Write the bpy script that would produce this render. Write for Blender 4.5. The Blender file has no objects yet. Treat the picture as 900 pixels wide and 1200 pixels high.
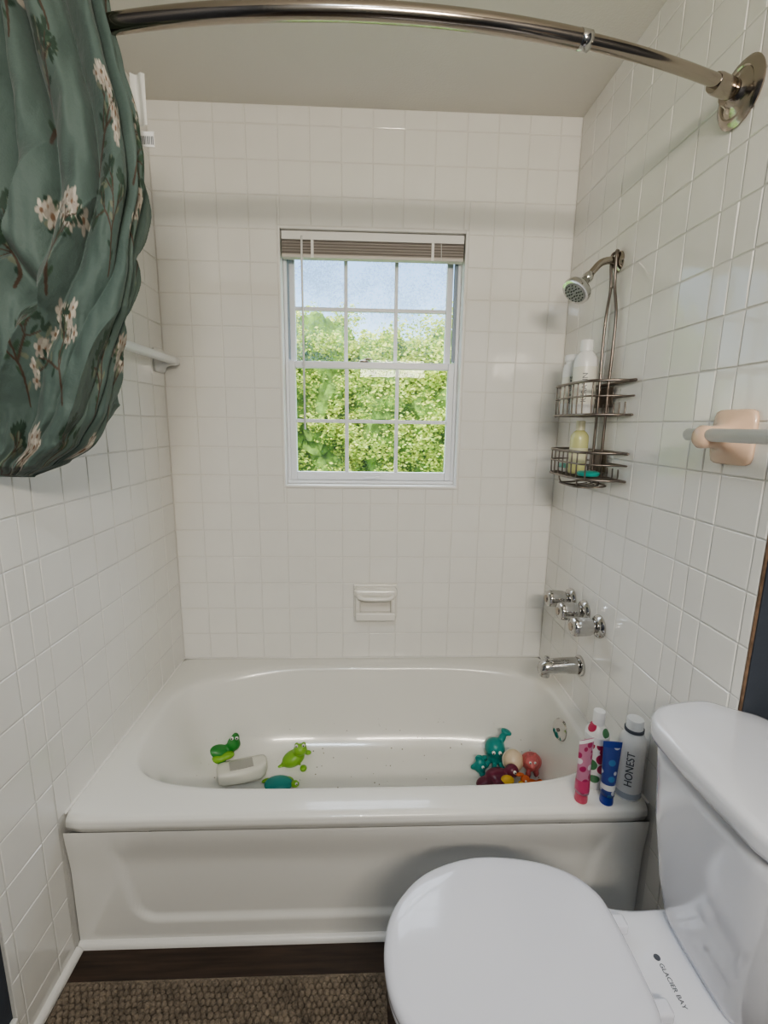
import bpy, math, random
import numpy as np
from mathutils import Vector, Matrix, noise
random.seed(7)
D=bpy.data; C=bpy.context
def link(o): C.scene.collection.objects.link(o)

# ------------------------------------------------------------ materials
def mat(name, col, rough=0.5, metal=0.0, bump=0.0, bscale=40, coat=0.0, emit=None, estr=0, var=0.0, vscale=5, trans=0, sss=0, spec=0.5):
    m=D.materials.new(name); m.use_nodes=True; nt=m.node_tree; N=nt.nodes; L=nt.links
    b=N['Principled BSDF']
    b.inputs['Base Color'].default_value=(*col,1); b.inputs['Roughness'].default_value=rough
    b.inputs['Metallic'].default_value=metal; b.inputs['Coat Weight'].default_value=coat
    b.inputs['Specular IOR Level'].default_value=spec
    if trans: b.inputs['Transmission Weight'].default_value=trans
    if emit: b.inputs['Emission Color'].default_value=(*emit,1); b.inputs['Emission Strength'].default_value=estr
    tc=N.new('ShaderNodeTexCoord')
    if bump:
        nz=N.new('ShaderNodeTexNoise'); nz.inputs['Scale'].default_value=bscale; nz.inputs['Detail'].default_value=3
        L.new(tc.outputs['Object'],nz.inputs['Vector'])
        bp=N.new('ShaderNodeBump'); bp.inputs['Strength'].default_value=bump; bp.inputs['Distance'].default_value=0.01
        L.new(nz.outputs['Fac'],bp.inputs['Height']); L.new(bp.outputs['Normal'],b.inputs['Normal'])
    if var:
        n2=N.new('ShaderNodeTexNoise'); n2.inputs['Scale'].default_value=vscale; n2.inputs['Detail'].default_value=4
        L.new(tc.outputs['Object'],n2.inputs['Vector'])
        r=N.new('ShaderNodeValToRGB'); r.color_ramp.elements[0].position=.3; r.color_ramp.elements[1].position=.7
        r.color_ramp.elements[0].color=(*[c*(1-var) for c in col],1); r.color_ramp.elements[1].color=(*[min(1,c*(1+var)) for c in col],1)
        L.new(n2.outputs['Fac'],r.inputs['Fac']); L.new(r.outputs['Color'],b.inputs['Base Color'])
    return m
M={}
M['tile']=mat('ceramic_tile',(.84,.83,.795),.07,bump=.08,bscale=11,var=.012,vscale=9)
M['grout']=mat('grout',(.66,.65,.62),.7,bump=.3,bscale=200)
M['grout_b']=mat('grout_light',(.755,.74,.70),.7,bump=.3,bscale=200)
M['ceil']=mat('ceiling_paint',(.72,.70,.64),.7,bump=.1,bscale=150)
M['slate']=mat('slate_paint',(.06,.07,.09),.6,bump=.1,bscale=120)
M['whitewall']=mat('white_paint',(.62,.60,.56),.6,bump=.08,bscale=120)
M['trim']=mat('trim_white',(.82,.81,.78),.35,bump=.03)
M['vinyl']=mat('window_vinyl',(.80,.82,.86),.35,bump=.02)
M['porc']=mat('tub_enamel',(.82,.81,.77),.20,coat=.35,bump=.012,bscale=8)
M['dish']=mat('dish_ceramic',(.83,.81,.76),.15,coat=.3,bump=.01)
M['toilet']=mat('toilet_porcelain',(.78,.79,.84),.06,coat=.5,bump=.005,bscale=5)
M['seat']=mat('toilet_plastic',(.76,.77,.84),.13,coat=.2,bump=.005,bscale=5)
M['chrome']=mat('chrome',(.58,.57,.56),.10,1,bump=.01)
M['nickel']=mat('brushed_nickel',(.44,.39,.34),.16,1,bump=.02)
M['wire']=mat('bronze_wire',(.22,.19,.17),.32,.9,bump=.03)
M['rub']=mat('black_rubber',(.03,.03,.03),.6,bump=.05)
M['peach']=mat('peach_ceramic',(.80,.58,.43),.2,coat=.3,bump=.02,bscale=10)
M['white']=mat('white_plastic',(.80,.80,.79),.3,bump=.02)
M['offw']=mat('offwhite_plastic',(.74,.73,.66),.35,bump=.02)
def grime():
    m=M['porc']; nt=m.node_tree; N=nt.nodes; L=nt.links; b=N['Principled BSDF']
    tc=N.new('ShaderNodeTexCoord'); sp=N.new('ShaderNodeSeparateXYZ'); L.new(tc.outputs['Object'],sp.inputs[0])
    low=N.new('ShaderNodeMapRange'); low.inputs[1].default_value=.22; low.inputs[2].default_value=.10; L.new(sp.outputs['Z'],low.inputs[0])
    ins=N.new('ShaderNodeMath'); ins.operation='GREATER_THAN'; ins.inputs[1].default_value=-.74; L.new(sp.outputs['Y'],ins.inputs[0])
    v=N.new('ShaderNodeTexVoronoi'); v.inputs['Scale'].default_value=45; L.new(tc.outputs['Object'],v.inputs['Vector'])
    r=N.new('ShaderNodeMapRange'); r.inputs[1].default_value=.15; r.inputs[2].default_value=.08; L.new(v.outputs['Distance'],r.inputs[0])
    s=N.new('ShaderNodeSeparateColor'); L.new(v.outputs['Color'],s.inputs[0]); g=N.new('ShaderNodeMath'); g.operation='GREATER_THAN'; g.inputs[1].default_value=.55; L.new(s.outputs[0],g.inputs[0])
    a=N.new('ShaderNodeMath'); a.operation='MULTIPLY'; L.new(low.outputs[0],a.inputs[0]); L.new(r.outputs[0],a.inputs[1])
    a2=N.new('ShaderNodeMath'); a2.operation='MULTIPLY'; L.new(a.outputs[0],a2.inputs[0]); L.new(g.outputs[0],a2.inputs[1])
    a3=N.new('ShaderNodeMath'); a3.operation='MULTIPLY'; L.new(a2.outputs[0],a3.inputs[0]); L.new(ins.outputs[0],a3.inputs[1])
    mx=N.new('ShaderNodeMix'); mx.data_type='RGBA'; mx.inputs[6].default_value=(.82,.81,.77,1); mx.inputs[7].default_value=(.22,.20,.14,1); L.new(a3.outputs[0],mx.inputs[0])
    L.new(mx.outputs[2],b.inputs['Base Color'])
grime()

# ------------------------------------------------------------ geometry helpers
def empty(name, loc=(0,0,0)):
    e=D.objects.new(name,None); e.empty_display_size=.05; e.location=loc; link(e); return e
def par(o,parent):
    if parent: o.parent=parent; o.matrix_parent_inverse=Matrix.Translation(-parent.location)
def mk(name, vs, fs, m, parent=None, smooth=True):
    me=D.meshes.new(name); me.from_pydata([tuple(v) for v in vs],[],fs); me.validate(); me.update()
    if m: me.materials.append(m)
    if smooth:
        for p in me.polygons: p.use_smooth=True
    o=D.objects.new(name,me); link(o); par(o,parent)
    return o
def fixn(o):
    import bmesh
    bm=bmesh.new(); bm.from_mesh(o.data); bmesh.ops.recalc_face_normals(bm,faces=bm.faces[:]); bm.to_mesh(o.data); bm.free(); return o
def box(name,x0,x1,y0,y1,z0,z1,m,parent=None,bev=0.0,seg=3):
    import bmesh
    bm=bmesh.new(); bmesh.ops.create_cube(bm,size=1)
    for v in bm.verts:
        v.co=Vector(((x0+x1)/2+v.co.x*(x1-x0),(y0+y1)/2+v.co.y*(y1-y0),(z0+z1)/2+v.co.z*(z1-z0)))
    if bev>0: bmesh.ops.bevel(bm,geom=bm.edges[:],offset=bev,segments=seg,profile=.5,affect='EDGES')
    me=D.meshes.new(name); bm.to_mesh(me); bm.free(); me.materials.append(m)
    o=D.objects.new(name,me); link(o)
    if bev>0:
        for p in me.polygons: p.use_smooth=True
        md=o.modifiers.new('wn','WEIGHTED_NORMAL'); md.keep_sharp=False
    par(o,parent)
    return o
def basis(d):
    d=Vector(d).normalized(); a=Vector((0,0,1)) if abs(d.z)<.9 else Vector((1,0,0))
    u=a.cross(d).normalized(); v=d.cross(u); return u,v,d
def autos(o,ang=40):
    try: o.data.set_sharp_from_angle(angle=math.radians(ang))
    except Exception: pass
def lathe(name,prof,loc,axis,m,parent=None,seg=36,sx=1,sy=1):
    u,v,w=basis(axis); loc=Vector(loc); vs=[];fs=[]
    for r,h in prof:
        for i in range(seg):
            a=2*math.pi*i/seg; vs.append(loc+u*(r*sx*math.cos(a))+v*(r*sy*math.sin(a))+w*h)
    for j in range(len(prof)-1):
        for i in range(seg):
            k=(i+1)%seg; fs.append((j*seg+i,j*seg+k,(j+1)*seg+k,(j+1)*seg+i))
    fs.append(tuple(range(seg))[::-1]); n=(len(prof)-1)*seg; fs.append(tuple(n+i for i in range(seg)))
    o=fixn(mk(name,vs,fs,m,parent)); autos(o); return o
def cat(pts,n=8,closed=False):
    P=[Vector(p) for p in pts]; out=[]; L=len(P)
    rng=range(L) if closed else range(L-1)
    for i in rng:
        if closed: p0,p1,p2,p3=P[i-1],P[i],P[(i+1)%L],P[(i+2)%L]
        else: p0=P[max(i-1,0)];p1=P[i];p2=P[i+1];p3=P[min(i+2,L-1)]
        for k in range(n):
            t=k/n
            out.append(.5*((2*p1)+(p2-p0)*t+(2*p0-5*p1+4*p2-p3)*t*t+(3*p1-p0-3*p2+p3)*t**3))
    if not closed: out.append(P[-1])
    return out
def tubedata(pts,r,seg,closed,off):
    P=[Vector(p) for p in pts]; n=len(P); vs=[];fs=[]
    T=[]
    for i in range(n):
        if closed: t=P[(i+1)%n]-P[i-1]
        else: t=P[min(i+1,n-1)]-P[max(i-1,0)]
        T.append(t.normalized() if t.length>0 else Vector((0,0,1)))
    u,v,w=basis(T[0])
    for i in range(n):
        u=(u-T[i]*u.dot(T[i])).normalized(); v=T[i].cross(u)
        rr=r[i] if isinstance(r,(list,tuple)) else r
        for k in range(seg):
            a=2*math.pi*k/seg; vs.append(P[i]+u*rr*math.cos(a)+v*rr*math.sin(a))
    for i in range(n if closed else n-1):
        j=(i+1)%n
        for k in range(seg):
            l=(k+1)%seg; fs.append((off+i*seg+k,off+i*seg+l,off+j*seg+l,off+j*seg+k))
    if not closed:
        fs.append(tuple(off+k for k in range(seg))[::-1]); fs.append(tuple(off+(n-1)*seg+k for k in range(seg)))
    return vs,fs
def tubes(name,paths,m,parent=None,seg=10):
    vs=[];fs=[]
    for p in paths:
        pts,r=p[0],p[1]; cl=p[2] if len(p)>2 else False
        a,b=tubedata(pts,r,seg,cl,len(vs)); vs+=a; fs+=b
    return mk(name,vs,fs,m,parent)
def loft(name,rings,m,parent=None,cap0=True,cap1=True):
    n=len(rings[0]); vs=[v for r in rings for v in r]; fs=[]
    for j in range(len(rings)-1):
        for i in range(n):
            k=(i+1)%n; fs.append((j*n+i,j*n+k,(j+1)*n+k,(j+1)*n+i))
    if cap0: fs.append(tuple(range(n))[::-1])
    if cap1: fs.append(tuple((len(rings)-1)*n+i for i in range(n)))
    return fixn(mk(name,vs,fs,m,parent))
def blob(name,parts,m,parent=None,vox=.004):
    """parts: (centre, radii, rot euler) ellipsoids fused to one skin"""
    import bmesh
    from mathutils import Euler
    bm=bmesh.new()
    for p in parts:
        c,r=p[0],p[1]; rot=p[2] if len(p)>2 else (0,0,0)
        mt=Matrix.Translation(c)@Euler(rot).to_matrix().to_4x4()@Matrix.Diagonal((*r,1))
        bmesh.ops.create_icosphere(bm,subdivisions=3,radius=1,matrix=mt)
    me=D.meshes.new(name); bm.to_mesh(me); bm.free(); me.materials.append(m)
    for p in me.polygons: p.use_smooth=True
    o=D.objects.new(name,me); link(o)
    if len(parts)>1:
        r=o.modifiers.new('rm','REMESH'); r.mode='VOXEL'; r.voxel_size=vox; r.use_smooth_shade=True
        s=o.modifiers.new('sm','SMOOTH'); s.iterations=3
    par(o,parent)
    return o
def sstep(a,b,x):
    t=max(0,min(1,(x-a)/(b-a))); return t*t*(3-2*t)

# ------------------------------------------------------------ room constants
W=.762; H=2.455; TE=-1.02; FRONT=-2.85; RX=.83
WX0,WX1,WZ0,WZ1=-.323,.367,1.133,2.077
T=.1105; TH=.006; GR=.0043

def tiles(vs,fs,P,a0,a1,b0,b1,holes=(),start_a=None,start_b=None,tilt=.00055):
    g=.0010; bv=.0022; th=TH
    sa=start_a if start_a is not None else a0; sb=start_b if start_b is not None else b0
    na=int(math.ceil((a1-sa)/T)); nb=int(math.ceil((b1-sb)/T))
    for i in range(na):
        for j in range(nb):
            r0=(max(a0,sa+i*T),min(a1,sa+(i+1)*T),max(b0,sb+j*T),min(b1,sb+(j+1)*T))
            rects=[r0]
            for h in holes:
                out=[]
                for r in rects:
                    if r[1]<=h[0] or r[0]>=h[1] or r[3]<=h[2] or r[2]>=h[3]: out.append(r); continue
                    if r[0]<h[0]: out.append((r[0],h[0],r[2],r[3]))
                    if r[1]>h[1]: out.append((h[1],r[1],r[2],r[3]))
                    m0,m1=max(r[0],h[0]),min(r[1],h[1])
                    if r[2]<h[2]: out.append((m0,m1,r[2],h[2]))
                    if r[3]>h[3]: out.append((m0,m1,h[3],r[3]))
                rects=out
            for r in rects:
                if r[1]-r[0]<.006 or r[3]-r[2]<.006: continue
                A0,A1,B0,B1=r[0]+g,r[1]-g,r[2]+g,r[3]-g
                ta=random.uniform(-1,1)*tilt; tb=random.uniform(-1,1)*tilt
                n=len(vs)
                for (a,b) in ((A0,B0),(A1,B0),(A1,B1),(A0,B1)): vs.append(P(a,b,.001))
                for k,(a,b) in enumerate(((A0+bv*.3,B0+bv*.3),(A1-bv*.3,B0+bv*.3),(A1-bv*.3,B1-bv*.3),(A0+bv*.3,B1-bv*.3))): vs.append(P(a,b,th-.0010))
                for k,(a,b,sa_,sb_) in enumerate(((A0+bv,B0+bv,-1,-1),(A1-bv,B0+bv,1,-1),(A1-bv,B1-bv,1,1),(A0+bv,B1-bv,-1,1))): vs.append(P(a,b,th+ta*sa_+tb*sb_))
                fs.append((n+8,n+9,n+10,n+11))
                for q in (0,4):
                    for k in range(4):
                        l=(k+1)%4; fs.append((n+q+k,n+q+l,n+q+4+l,n+q+4+k))
def tilewall(name,P,regions,parent,holes=(),tilt=.00055):
    vs=[];fs=[]
    for r in regions: tiles(vs,fs,P,*r[:4],holes=holes,start_a=r[4] if len(r)>4 else None,start_b=r[5] if len(r)>5 else None,tilt=tilt)
    return fixn(mk(name,vs,fs,M['tile'],parent,smooth=False))

RIM=.405; SP=-.826
bw=empty('wall_back')
box('panel_left',-W-.15,WX0,-GR,.14,0,H+.1,M['grout_b'],bw)
box('panel_right',WX1,W+.25,-GR,.14,0,H+.1,M['grout_b'],bw)
box('panel_below',WX0,WX1,-GR,.14,0,WZ0,M['grout_b'],bw)
box('panel_above',WX0,WX1,-GR,.14,WZ1,H+.1,M['grout_b'],bw)
tilewall('tiles',lambda a,b,d:(a,-d,b),[(-W+TH,W-TH,RIM+.001,H)],bw,holes=[(WX0-.002,WX1+.002,WZ0-.002,WZ1+.002)],tilt=.0003)
lw=empty('wall_alcove_left')
box('tile_backing',-W-.12,-W+GR,TE,-.0045,0,H+.1,M['grout'],lw)
lp=empty('wall_left')
box('painted_part',-W-.12,-W-.002,FRONT,TE-.0005,0,H+.1,M['slate'],lp)
tilewall('tiles',lambda a,b,d:(-W+d,a,b),[(SP,-TH,RIM+.001,H,-8*T,RIM),(TE,SP,0.0,H,-10*T,RIM-4*T)],lw)
rw=empty('wall_alcove_right')
box('tile_backing',W-GR,W+.2,TE,-.0045,0,H+.1,M['grout'],rw)
box('paint_return',W,W+.2,TE-.006,TE,0,H+.1,M['slate'],rw)
tilewall('tiles',lambda a,b,d:(W-d,a,b),[(SP,-TH,RIM+.001,H,-8*T,RIM),(TE,SP,0.0,H,-10*T,RIM-4*T)],rw)
rp=empty('wall_right'); box('painted_part',RX,RX+.13,FRONT,TE-.007,0,H+.1,M['slate'],rp)
M['rust']=mat('caulk_edge',(.20,.13,.085),.8,bump=.5,bscale=60,var=.4,vscale=30)
box('edge_caulk',W-TH+.0004,W-.0005,TE-.004,TE-.0005,0,H,M['rust'],rw)
fw=empty('wall_front'); box('panel',-W-.12,RX+.13,FRONT-.1,FRONT,0,H+.1,M['whitewall'],fw)
box('ceiling',-W-.12,RX+.13,FRONT-.1,.14,H,H+.12,M['ceil'])
def wood():
    m=D.materials.new('dark_plank'); m.use_nodes=True; nt=m.node_tree; N=nt.nodes; L=nt.links; b=N['Principled BSDF']
    tc=N.new('ShaderNodeTexCoord'); mp=N.new('ShaderNodeMapping'); mp.inputs['Scale'].default_value=(1.5,22,1)
    nz=N.new('ShaderNodeTexNoise'); nz.inputs['Scale'].default_value=4; nz.inputs['Detail'].default_value=6
    L.new(tc.outputs['Object'],mp.inputs['Vector']); L.new(mp.outputs['Vector'],nz.inputs['Vector'])
    r=N.new('ShaderNodeValToRGB'); r.color_ramp.elements[0].position=.3; r.color_ramp.elements[1].position=.75
    r.color_ramp.elements[0].color=(.026,.016,.011,1); r.color_ramp.elements[1].color=(.07,.043,.03,1)
    L.new(nz.outputs['Fac'],r.inputs['Fac']); L.new(r.outputs['Color'],b.inputs['Base Color']); b.inputs['Roughness'].default_value=.45
    return m
box('floor',-W-.12,RX+.13,FRONT-.1,.14,-.1,0,wood())
def qround(name,p0,p1,inw,m,r=.02):
    vs=[];fs=[];p0=Vector(p0);p1=Vector(p1);inw=Vector(inw)
    prof=[(0,0)]+[(r*math.cos(t*math.pi/12),r*math.sin(t*math.pi/12)) for t in range(7)]
    for p in (p0,p1):
        for a,b in prof: vs.append(p+inw*a+Vector((0,0,b)))
    n=len(prof)
    for i in range(n): fs.append((i,(i+1)%n,n+(i+1)%n,n+i))
    fs.append(tuple(range(n)));fs.append(tuple(n+i for i in range(n)))
    o=fixn(mk(name,vs,fs,m)); autos(o); return o
qround('trim_1',(-W+TH,-.803,.0005),(W-TH,-.803,.0005),(0,-1,0),M['trim'],.016)
qround('trim_2',(-W+TH,-.820,.0005),(-W+TH,TE,.0005),(1,0,0),M['trim'],.016)
box('baseboard_left',-W-.002,-W+.012,FRONT+.0005,TE-.001,.0005,.10,M['trim'],bev=.004)
box('baseboard_right',RX-.013,RX,FRONT+.0005,TE-.008,.0005,.10,M['trim'],bev=.004)

# ------------------------------------------------------------ window
wn=empty('window_1',(0.022,.07,1.6))
V=M['vinyl']
f=.013
for nm,a in (('jamb_left',(WX0,WX0+.008,-.007,.13,WZ0,WZ1)),('jamb_right',(WX1-.008,WX1,-.007,.13,WZ0,WZ1)),
             ('head',(WX0+.008,WX1-.008,-.007,.13,WZ1-.008,WZ1)),('sill',(WX0+.008,WX1-.008,-.012,.13,WZ0,WZ0+.010))):
    box(nm,*a,M['trim'],wn,.002)
ix0,ix1,iz0,iz1=WX0+.0082,WX1-.0082,WZ0+.0102,WZ1-.0082
M['track']=mat('jamb_track',(.26,.31,.38),.4,bump=.02)
for nm,a in (('frame_left',(ix0,ix0+f,.05,.125,iz0,iz1)),('frame_right',(ix1-f,ix1,.05,.125,iz0,iz1)),('frame_top',(ix0,ix1,.05,.125,iz1-.02,iz1)),('frame_bottom',(ix0,ix1,.045,.125,iz0,iz0+.014))):
    box(nm,*a,V,wn,.003)
box('track_right',ix1-f-.010,ix1-f+.001,.055,.083,1.63,iz1-.02,M['track'],wn)
box('track_left',ix0+f-.001,ix0+f+.004,.055,.083,1.63,iz1-.02,M['track'],wn)
def glass(name,dirt):
    m=D.materials.new(name); m.use_nodes=True; nt=m.node_tree; N=nt.nodes; L=nt.links; N.clear()
    out=N.new('ShaderNodeOutputMaterial'); tr=N.new('ShaderNodeBsdfTransparent'); gl=N.new('ShaderNodeBsdfGlossy'); gl.inputs['Roughness'].default_value=.02
    fr=N.new('ShaderNodeFresnel'); fr.inputs['IOR'].default_value=1.3
    mx=N.new('ShaderNodeMixShader'); L.new(fr.outputs[0],mx.inputs[0]); L.new(tr.outputs[0],mx.inputs[1]); L.new(gl.outputs[0],mx.inputs[2])
    last=mx
    if dirt:
        tc=N.new('ShaderNodeTexCoord'); nz=N.new('ShaderNodeTexNoise'); nz.inputs['Scale'].default_value=140; nz.inputs['Detail'].default_value=5; nz.inputs['Roughness'].default_value=.8
        L.new(tc.outputs['Object'],nz.inputs['Vector'])
        n2=N.new('ShaderNodeTexNoise'); n2.inputs['Scale'].default_value=6; L.new(tc.outputs['Object'],n2.inputs['Vector'])
        ad=N.new('ShaderNodeMath'); ad.operation='MULTIPLY_ADD'; ad.inputs[1].default_value=.55; L.new(n2.outputs['Fac'],ad.inputs[0]); L.new(nz.outputs['Fac'],ad.inputs[2])
        r=N.new('ShaderNodeMapRange'); r.inputs[1].default_value=.72; r.inputs[2].default_value=.92; r.inputs[3].default_value=0.04; r.inputs[4].default_value=dirt
        L.new(ad.outputs[0],r.inputs[0])
        df=N.new('ShaderNodeBsdfDiffuse'); df.inputs['Color'].default_value=(.12,.17,.26,1)
        tl=N.new('ShaderNodeBsdfTranslucent'); tl.inputs['Color'].default_value=(.32,.42,.60,1)
        m1=N.new('ShaderNodeMixShader'); L.new(df.outputs[0],m1.inputs[1]); L.new(tl.outputs[0],m1.inputs[2])
        m2=N.new('ShaderNodeMixShader'); L.new(r.outputs[0],m2.inputs[0]); L.new(mx.outputs[0],m2.inputs[1]); L.new(m1.outputs[0],m2.inputs[2]); last=m2
    L.new(last.outputs[0],out.inputs['Surface']); return m
def sash(pref,x0,x1,y0,y1,z0,z1,rail,stile,g,topr=None):
    topr=topr or rail
    box(pref+'_stile_l',x0,x0+stile,y0,y1,z0,z1,V,wn,.003); box(pref+'_stile_r',x1-stile,x1,y0,y1,z0,z1,V,wn,.003)
    box(pref+'_rail_b',x0+stile,x1-stile,y0+.001,y1-.001,z0,z0+rail,V,wn,.003); box(pref+'_rail_t',x0+stile,x1-stile,y0+.001,y1-.001,z1-topr,z1,V,wn,.003)
    gx0,gx1,gz0,gz1=x0+stile,x1-stile,z0+rail,z1-topr; ym=(y0+y1)/2
    for k in (1,2):
        xc=gx0+(gx1-gx0)*k/3; box(pref+'_muntin_v%d'%k,xc-.007,xc+.007,ym-.007,ym+.007,gz0,gz1,V,wn,.002)
    zc=(gz0+gz1)/2; box(pref+'_muntin_h',gx0,gx1,ym-.0065,ym+.0065,zc-.007,zc+.007,V,wn,.002)
    mk(pref+'_glass',[(gx0,ym,gz0),(gx1,ym,gz0),(gx1,ym,gz1),(gx0,ym,gz1)],[(0,1,2,3)],g,wn,False)
sash('lower_sash',ix0+f,ix1-f,.052,.078,iz0+.0145,1.622,.033,.024,glass('glass_clear',.06),.026)
sash('upper_sash',ix0+f,ix1-f-.012,.084,.108,1.600,iz1-.0205,.024,.024,glass('glass_dusty',.46),.030)
M['lock']=mat('latch_metal',(.35,.30,.24),.4,.8,bump=.05)
lathe('latch_base',[(.001,0),(.018,0),(.018,.004),(.010,.009),(.0,.010)],(-.01,.066,1.6225),(0,0,1),M['lock'],wn,24)
tubes('latch_arm',[(cat([(-.01,.066,1.632),(.004,.060,1.634),(.018,.058,1.631)]),.0035)],M['lock'],wn)
box('lift_handle',-.013,.057,.044,.052,iz0+.02,iz0+.03,V,wn,.002)
mb=empty('mini_blind',(0.022,.03,2.04))
M['slat']=mat('blind_slat',(.40,.36,.33),.45,bump=.03)
M['slat2']=mat('blind_slat_edge',(.20,.175,.155),.45,bump=.03)
box('headrail',ix0+.003,ix1-.003,.004,.034,iz1-.032,iz1-.002,M['trim'],mb,.003)
z=iz1-.034
for i in range(14):
    off=.0012*(i%2)
    box('slat_%d'%i,ix0+.004,ix1-.004,.004+off,.036,z-.0030,z-.0002,M['slat'] if i%3 else M['slat2'],mb,.0006,1); z-=.0032
box('bottom_rail',ix0+.004,ix1-.004,.003,.035,z-.013,z-.0005,mat('blind_rail',(.62,.57,.52),.4,bump=.02),mb,.003)
zbr=z-.013
for xx in (-.2,.24): box('ladder_%d'%(xx*100),xx-.005,xx+.005,.0015,.0026,zbr,iz1-.03,M['trim'],mb)
tubes('tilt_wand',[([(-.238,.002,iz1-.02),(-.238,-.002,2.0),(-.236,-.003,1.36)],.0038)],M['white'],mb,8)
tubes('lift_cords',[([(.27,.001,iz1-.03),(.272,-.001,1.98)],.0012)],M['white'],mb,6)

# ------------------------------------------------------------ bathtub
tub=empty('bathtub',(0,-.41,0))
NP=200
def sring(x0,x1,y0,y1,n,z):
    cx,cy,hx,hy=(x0+x1)/2,(y0+y1)/2,(x1-x0)/2,(y1-y0)/2; out=[]
    for i in range(NP):
        a=2*math.pi*i/NP; c,s=math.cos(a),math.sin(a)
        w=0
        if n<8:
            if c<0 and s>0: w=min(1,abs(c*s)*2)*.75
            elif c>0 and s>0: w=min(1,abs(c*s)*2)*.40
            elif c<0: w=min(1,abs(c*s)*2)*.10
        ne=n-(n-2.3)*w
        r=1/((abs(c)**ne+abs(s)**ne)**(1/ne)); out.append(Vector((cx+hx*r*c,cy+hy*r*s,z)))
    return out
e=.0062
key=[(-W+e,W-e,-.812,-e,60,.360),(-W+e,W-e,-.820,-e,60,.380),(-W+e,W-e,-.818,-e,60,.396),(-W+e,W-e,-.808,-e,60,.4035),
     (-.745,.745,-.785,-.025,12,.405),(-.712,.716,-.745,-.058,6.5,.4045),(-.697,.708,-.727,-.072,5.2,.401),(-.685,.702,-.718,-.082,4.8,.390),
     (-.660,.698,-.708,-.094,4.6,.345),(-.630,.690,-.697,-.110,4.4,.28),(-.597,.680,-.684,-.132,4.3,.21),(-.556,.664,-.668,-.160,4.2,.15),
     (-.510,.640,-.645,-.198,4.1,.105),(-.45,.60,-.61,-.245,4.0,.080),(-.36,.54,-.56,-.30,3.6,.068),(-.2,.4,-.50,-.36,3.2,.062),(-.02,.2,-.45,-.40,2.5,.060)]
rings=[]
for i in range(len(key)-1):
    for k in range(3):
        t=k/3
        p=[key[max(i-1,0)],key[i],key[i+1],key[min(i+2,len(key)-1)]]
        if i<4: v=[p[1][j]*(1-t)+p[2][j]*t for j in range(6)]
        else: v=[.5*(2*p[1][j]+(p[2][j]-p[0][j])*t+(2*p[0][j]-5*p[1][j]+4*p[2][j]-p[3][j])*t*t+(3*p[1][j]-p[0][j]-3*p[2][j]+p[3][j])*t**3) for j in range(6)]
        rings.append(sring(*v))
rings.append(sring(*key[-1]))
loft('basin',rings,M['porc'],tub,cap0=False)
vs=[];fs=[];nx,nz=190,80
for j in range(nz+1):
    zz=.001+(.362-.001)*j/nz
    for i in range(nx+1):
        x=-W+e+(2*W-2*e)*i/nx
        half=.605+(zz-.065)*(.06/.26)
        dx=half-abs(x); dz=zz-.065
        if dx<.06 and dz<.06: dd=.06-math.hypot(.06-dx,.06-dz)
        else: dd=min(dx,dz)
        m_=sstep(0,.022,dd)*sstep(0,.12,.36-zz)
        lip=sstep(.22,.372,zz)
        y=-.804+.010*m_-.0115*lip
        vs.append((x,y,zz))
for j in range(nz):
    for i in range(nx): a=j*(nx+1)+i; fs.append((a,a+1,a+nx+2,a+nx+1))
mk('apron',vs,fs,M['porc'],tub)
box('side_skirt_l',-W+e,-W+e+.02,-.79,-.01,.001,.37,M['porc'],tub); box('side_skirt_r',W-e-.02,W-e,-.79,-.01,.001,.37,M['porc'],tub)
tubes('caulk',[([(-W+TH,-.80,RIM),(-W+TH,-TH,RIM),(W-TH,-TH,RIM),(W-TH,-.80,RIM)],.0045)],M['trim'],tub,8)
lathe('overflow_plate',[(0.001,0),(.036,0),(.038,.004),(.035,.010),(.012,.014),(.001,.014)],(.695,-.40,.335),(-1,-.25,.15),M['chrome'],tub,40)
lathe('overflow_screw',[(0.001,0),(.006,0),(.006,.003),(.001,.004)],(.681,-.4035,.337),(-1,-.25,.15),M['wire'],tub,16)
lathe('drain',[(0.001,0),(.035,0),(.035,.003),(.02,.004),(.001,.002)],(.46,-.42,.066),(0,0,1),M['chrome'],tub,32)

# ------------------------------------------------------------ tub fittings
fc=empty('bathtub_faucet',(W,-.365,.76))
XW=W-TH-.0006
for i,(y,z_) in enumerate(((-.470,.755),(-.365,.764),(-.258,.768))):
    lathe('escutcheon_%d'%i,[(.001,0),(.037,0),(.038,.004),(.034,.012),(.026,.016),(.022,.018),(.001,.018)],(XW,y,z_),(-1,0,0),M['chrome'],fc)
    vs=[];fs=[];prof=[(.018,.016,0),(.021,.022,0),(.026,.028,.3),(.029,.036,1),(.031,.055,1),(.0315,.075,1),(.031,.086,.8),(.026,.093,.1),(.015,.0955,0),(.001,.096,0)]
    sg=64
    for r,h,fl in prof:
        for k in range(sg):
            a=2*math.pi*k/sg; rr=r-.0018*fl*(.5+.5*math.cos(a*10)); vs.append((XW-h,y+rr*math.cos(a),z_+rr*math.sin(a)))
    for j in range(len(prof)-1):
        for k in range(sg): l=(k+1)%sg; fs.append((j*sg+k,j*sg+l,(j+1)*sg+l,(j+1)*sg+k))
    fixn(mk('handle_%d'%i,vs,fs,M['chrome'],fc))
    lathe('cap_%d'%i,[(.001,.0945),(.014,.0950),(.012,.099),(.001,.0995)],(XW,y,z_),(-1,0,0),M['nickel'],fc,24)
lathe('spout_flange',[(.001,0),(.036,0),(.036,.006),(.030,.010),(.001,.01)],(XW,-.37,.563),(-1,0,0),M['chrome'],fc)
rg=[]
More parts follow.
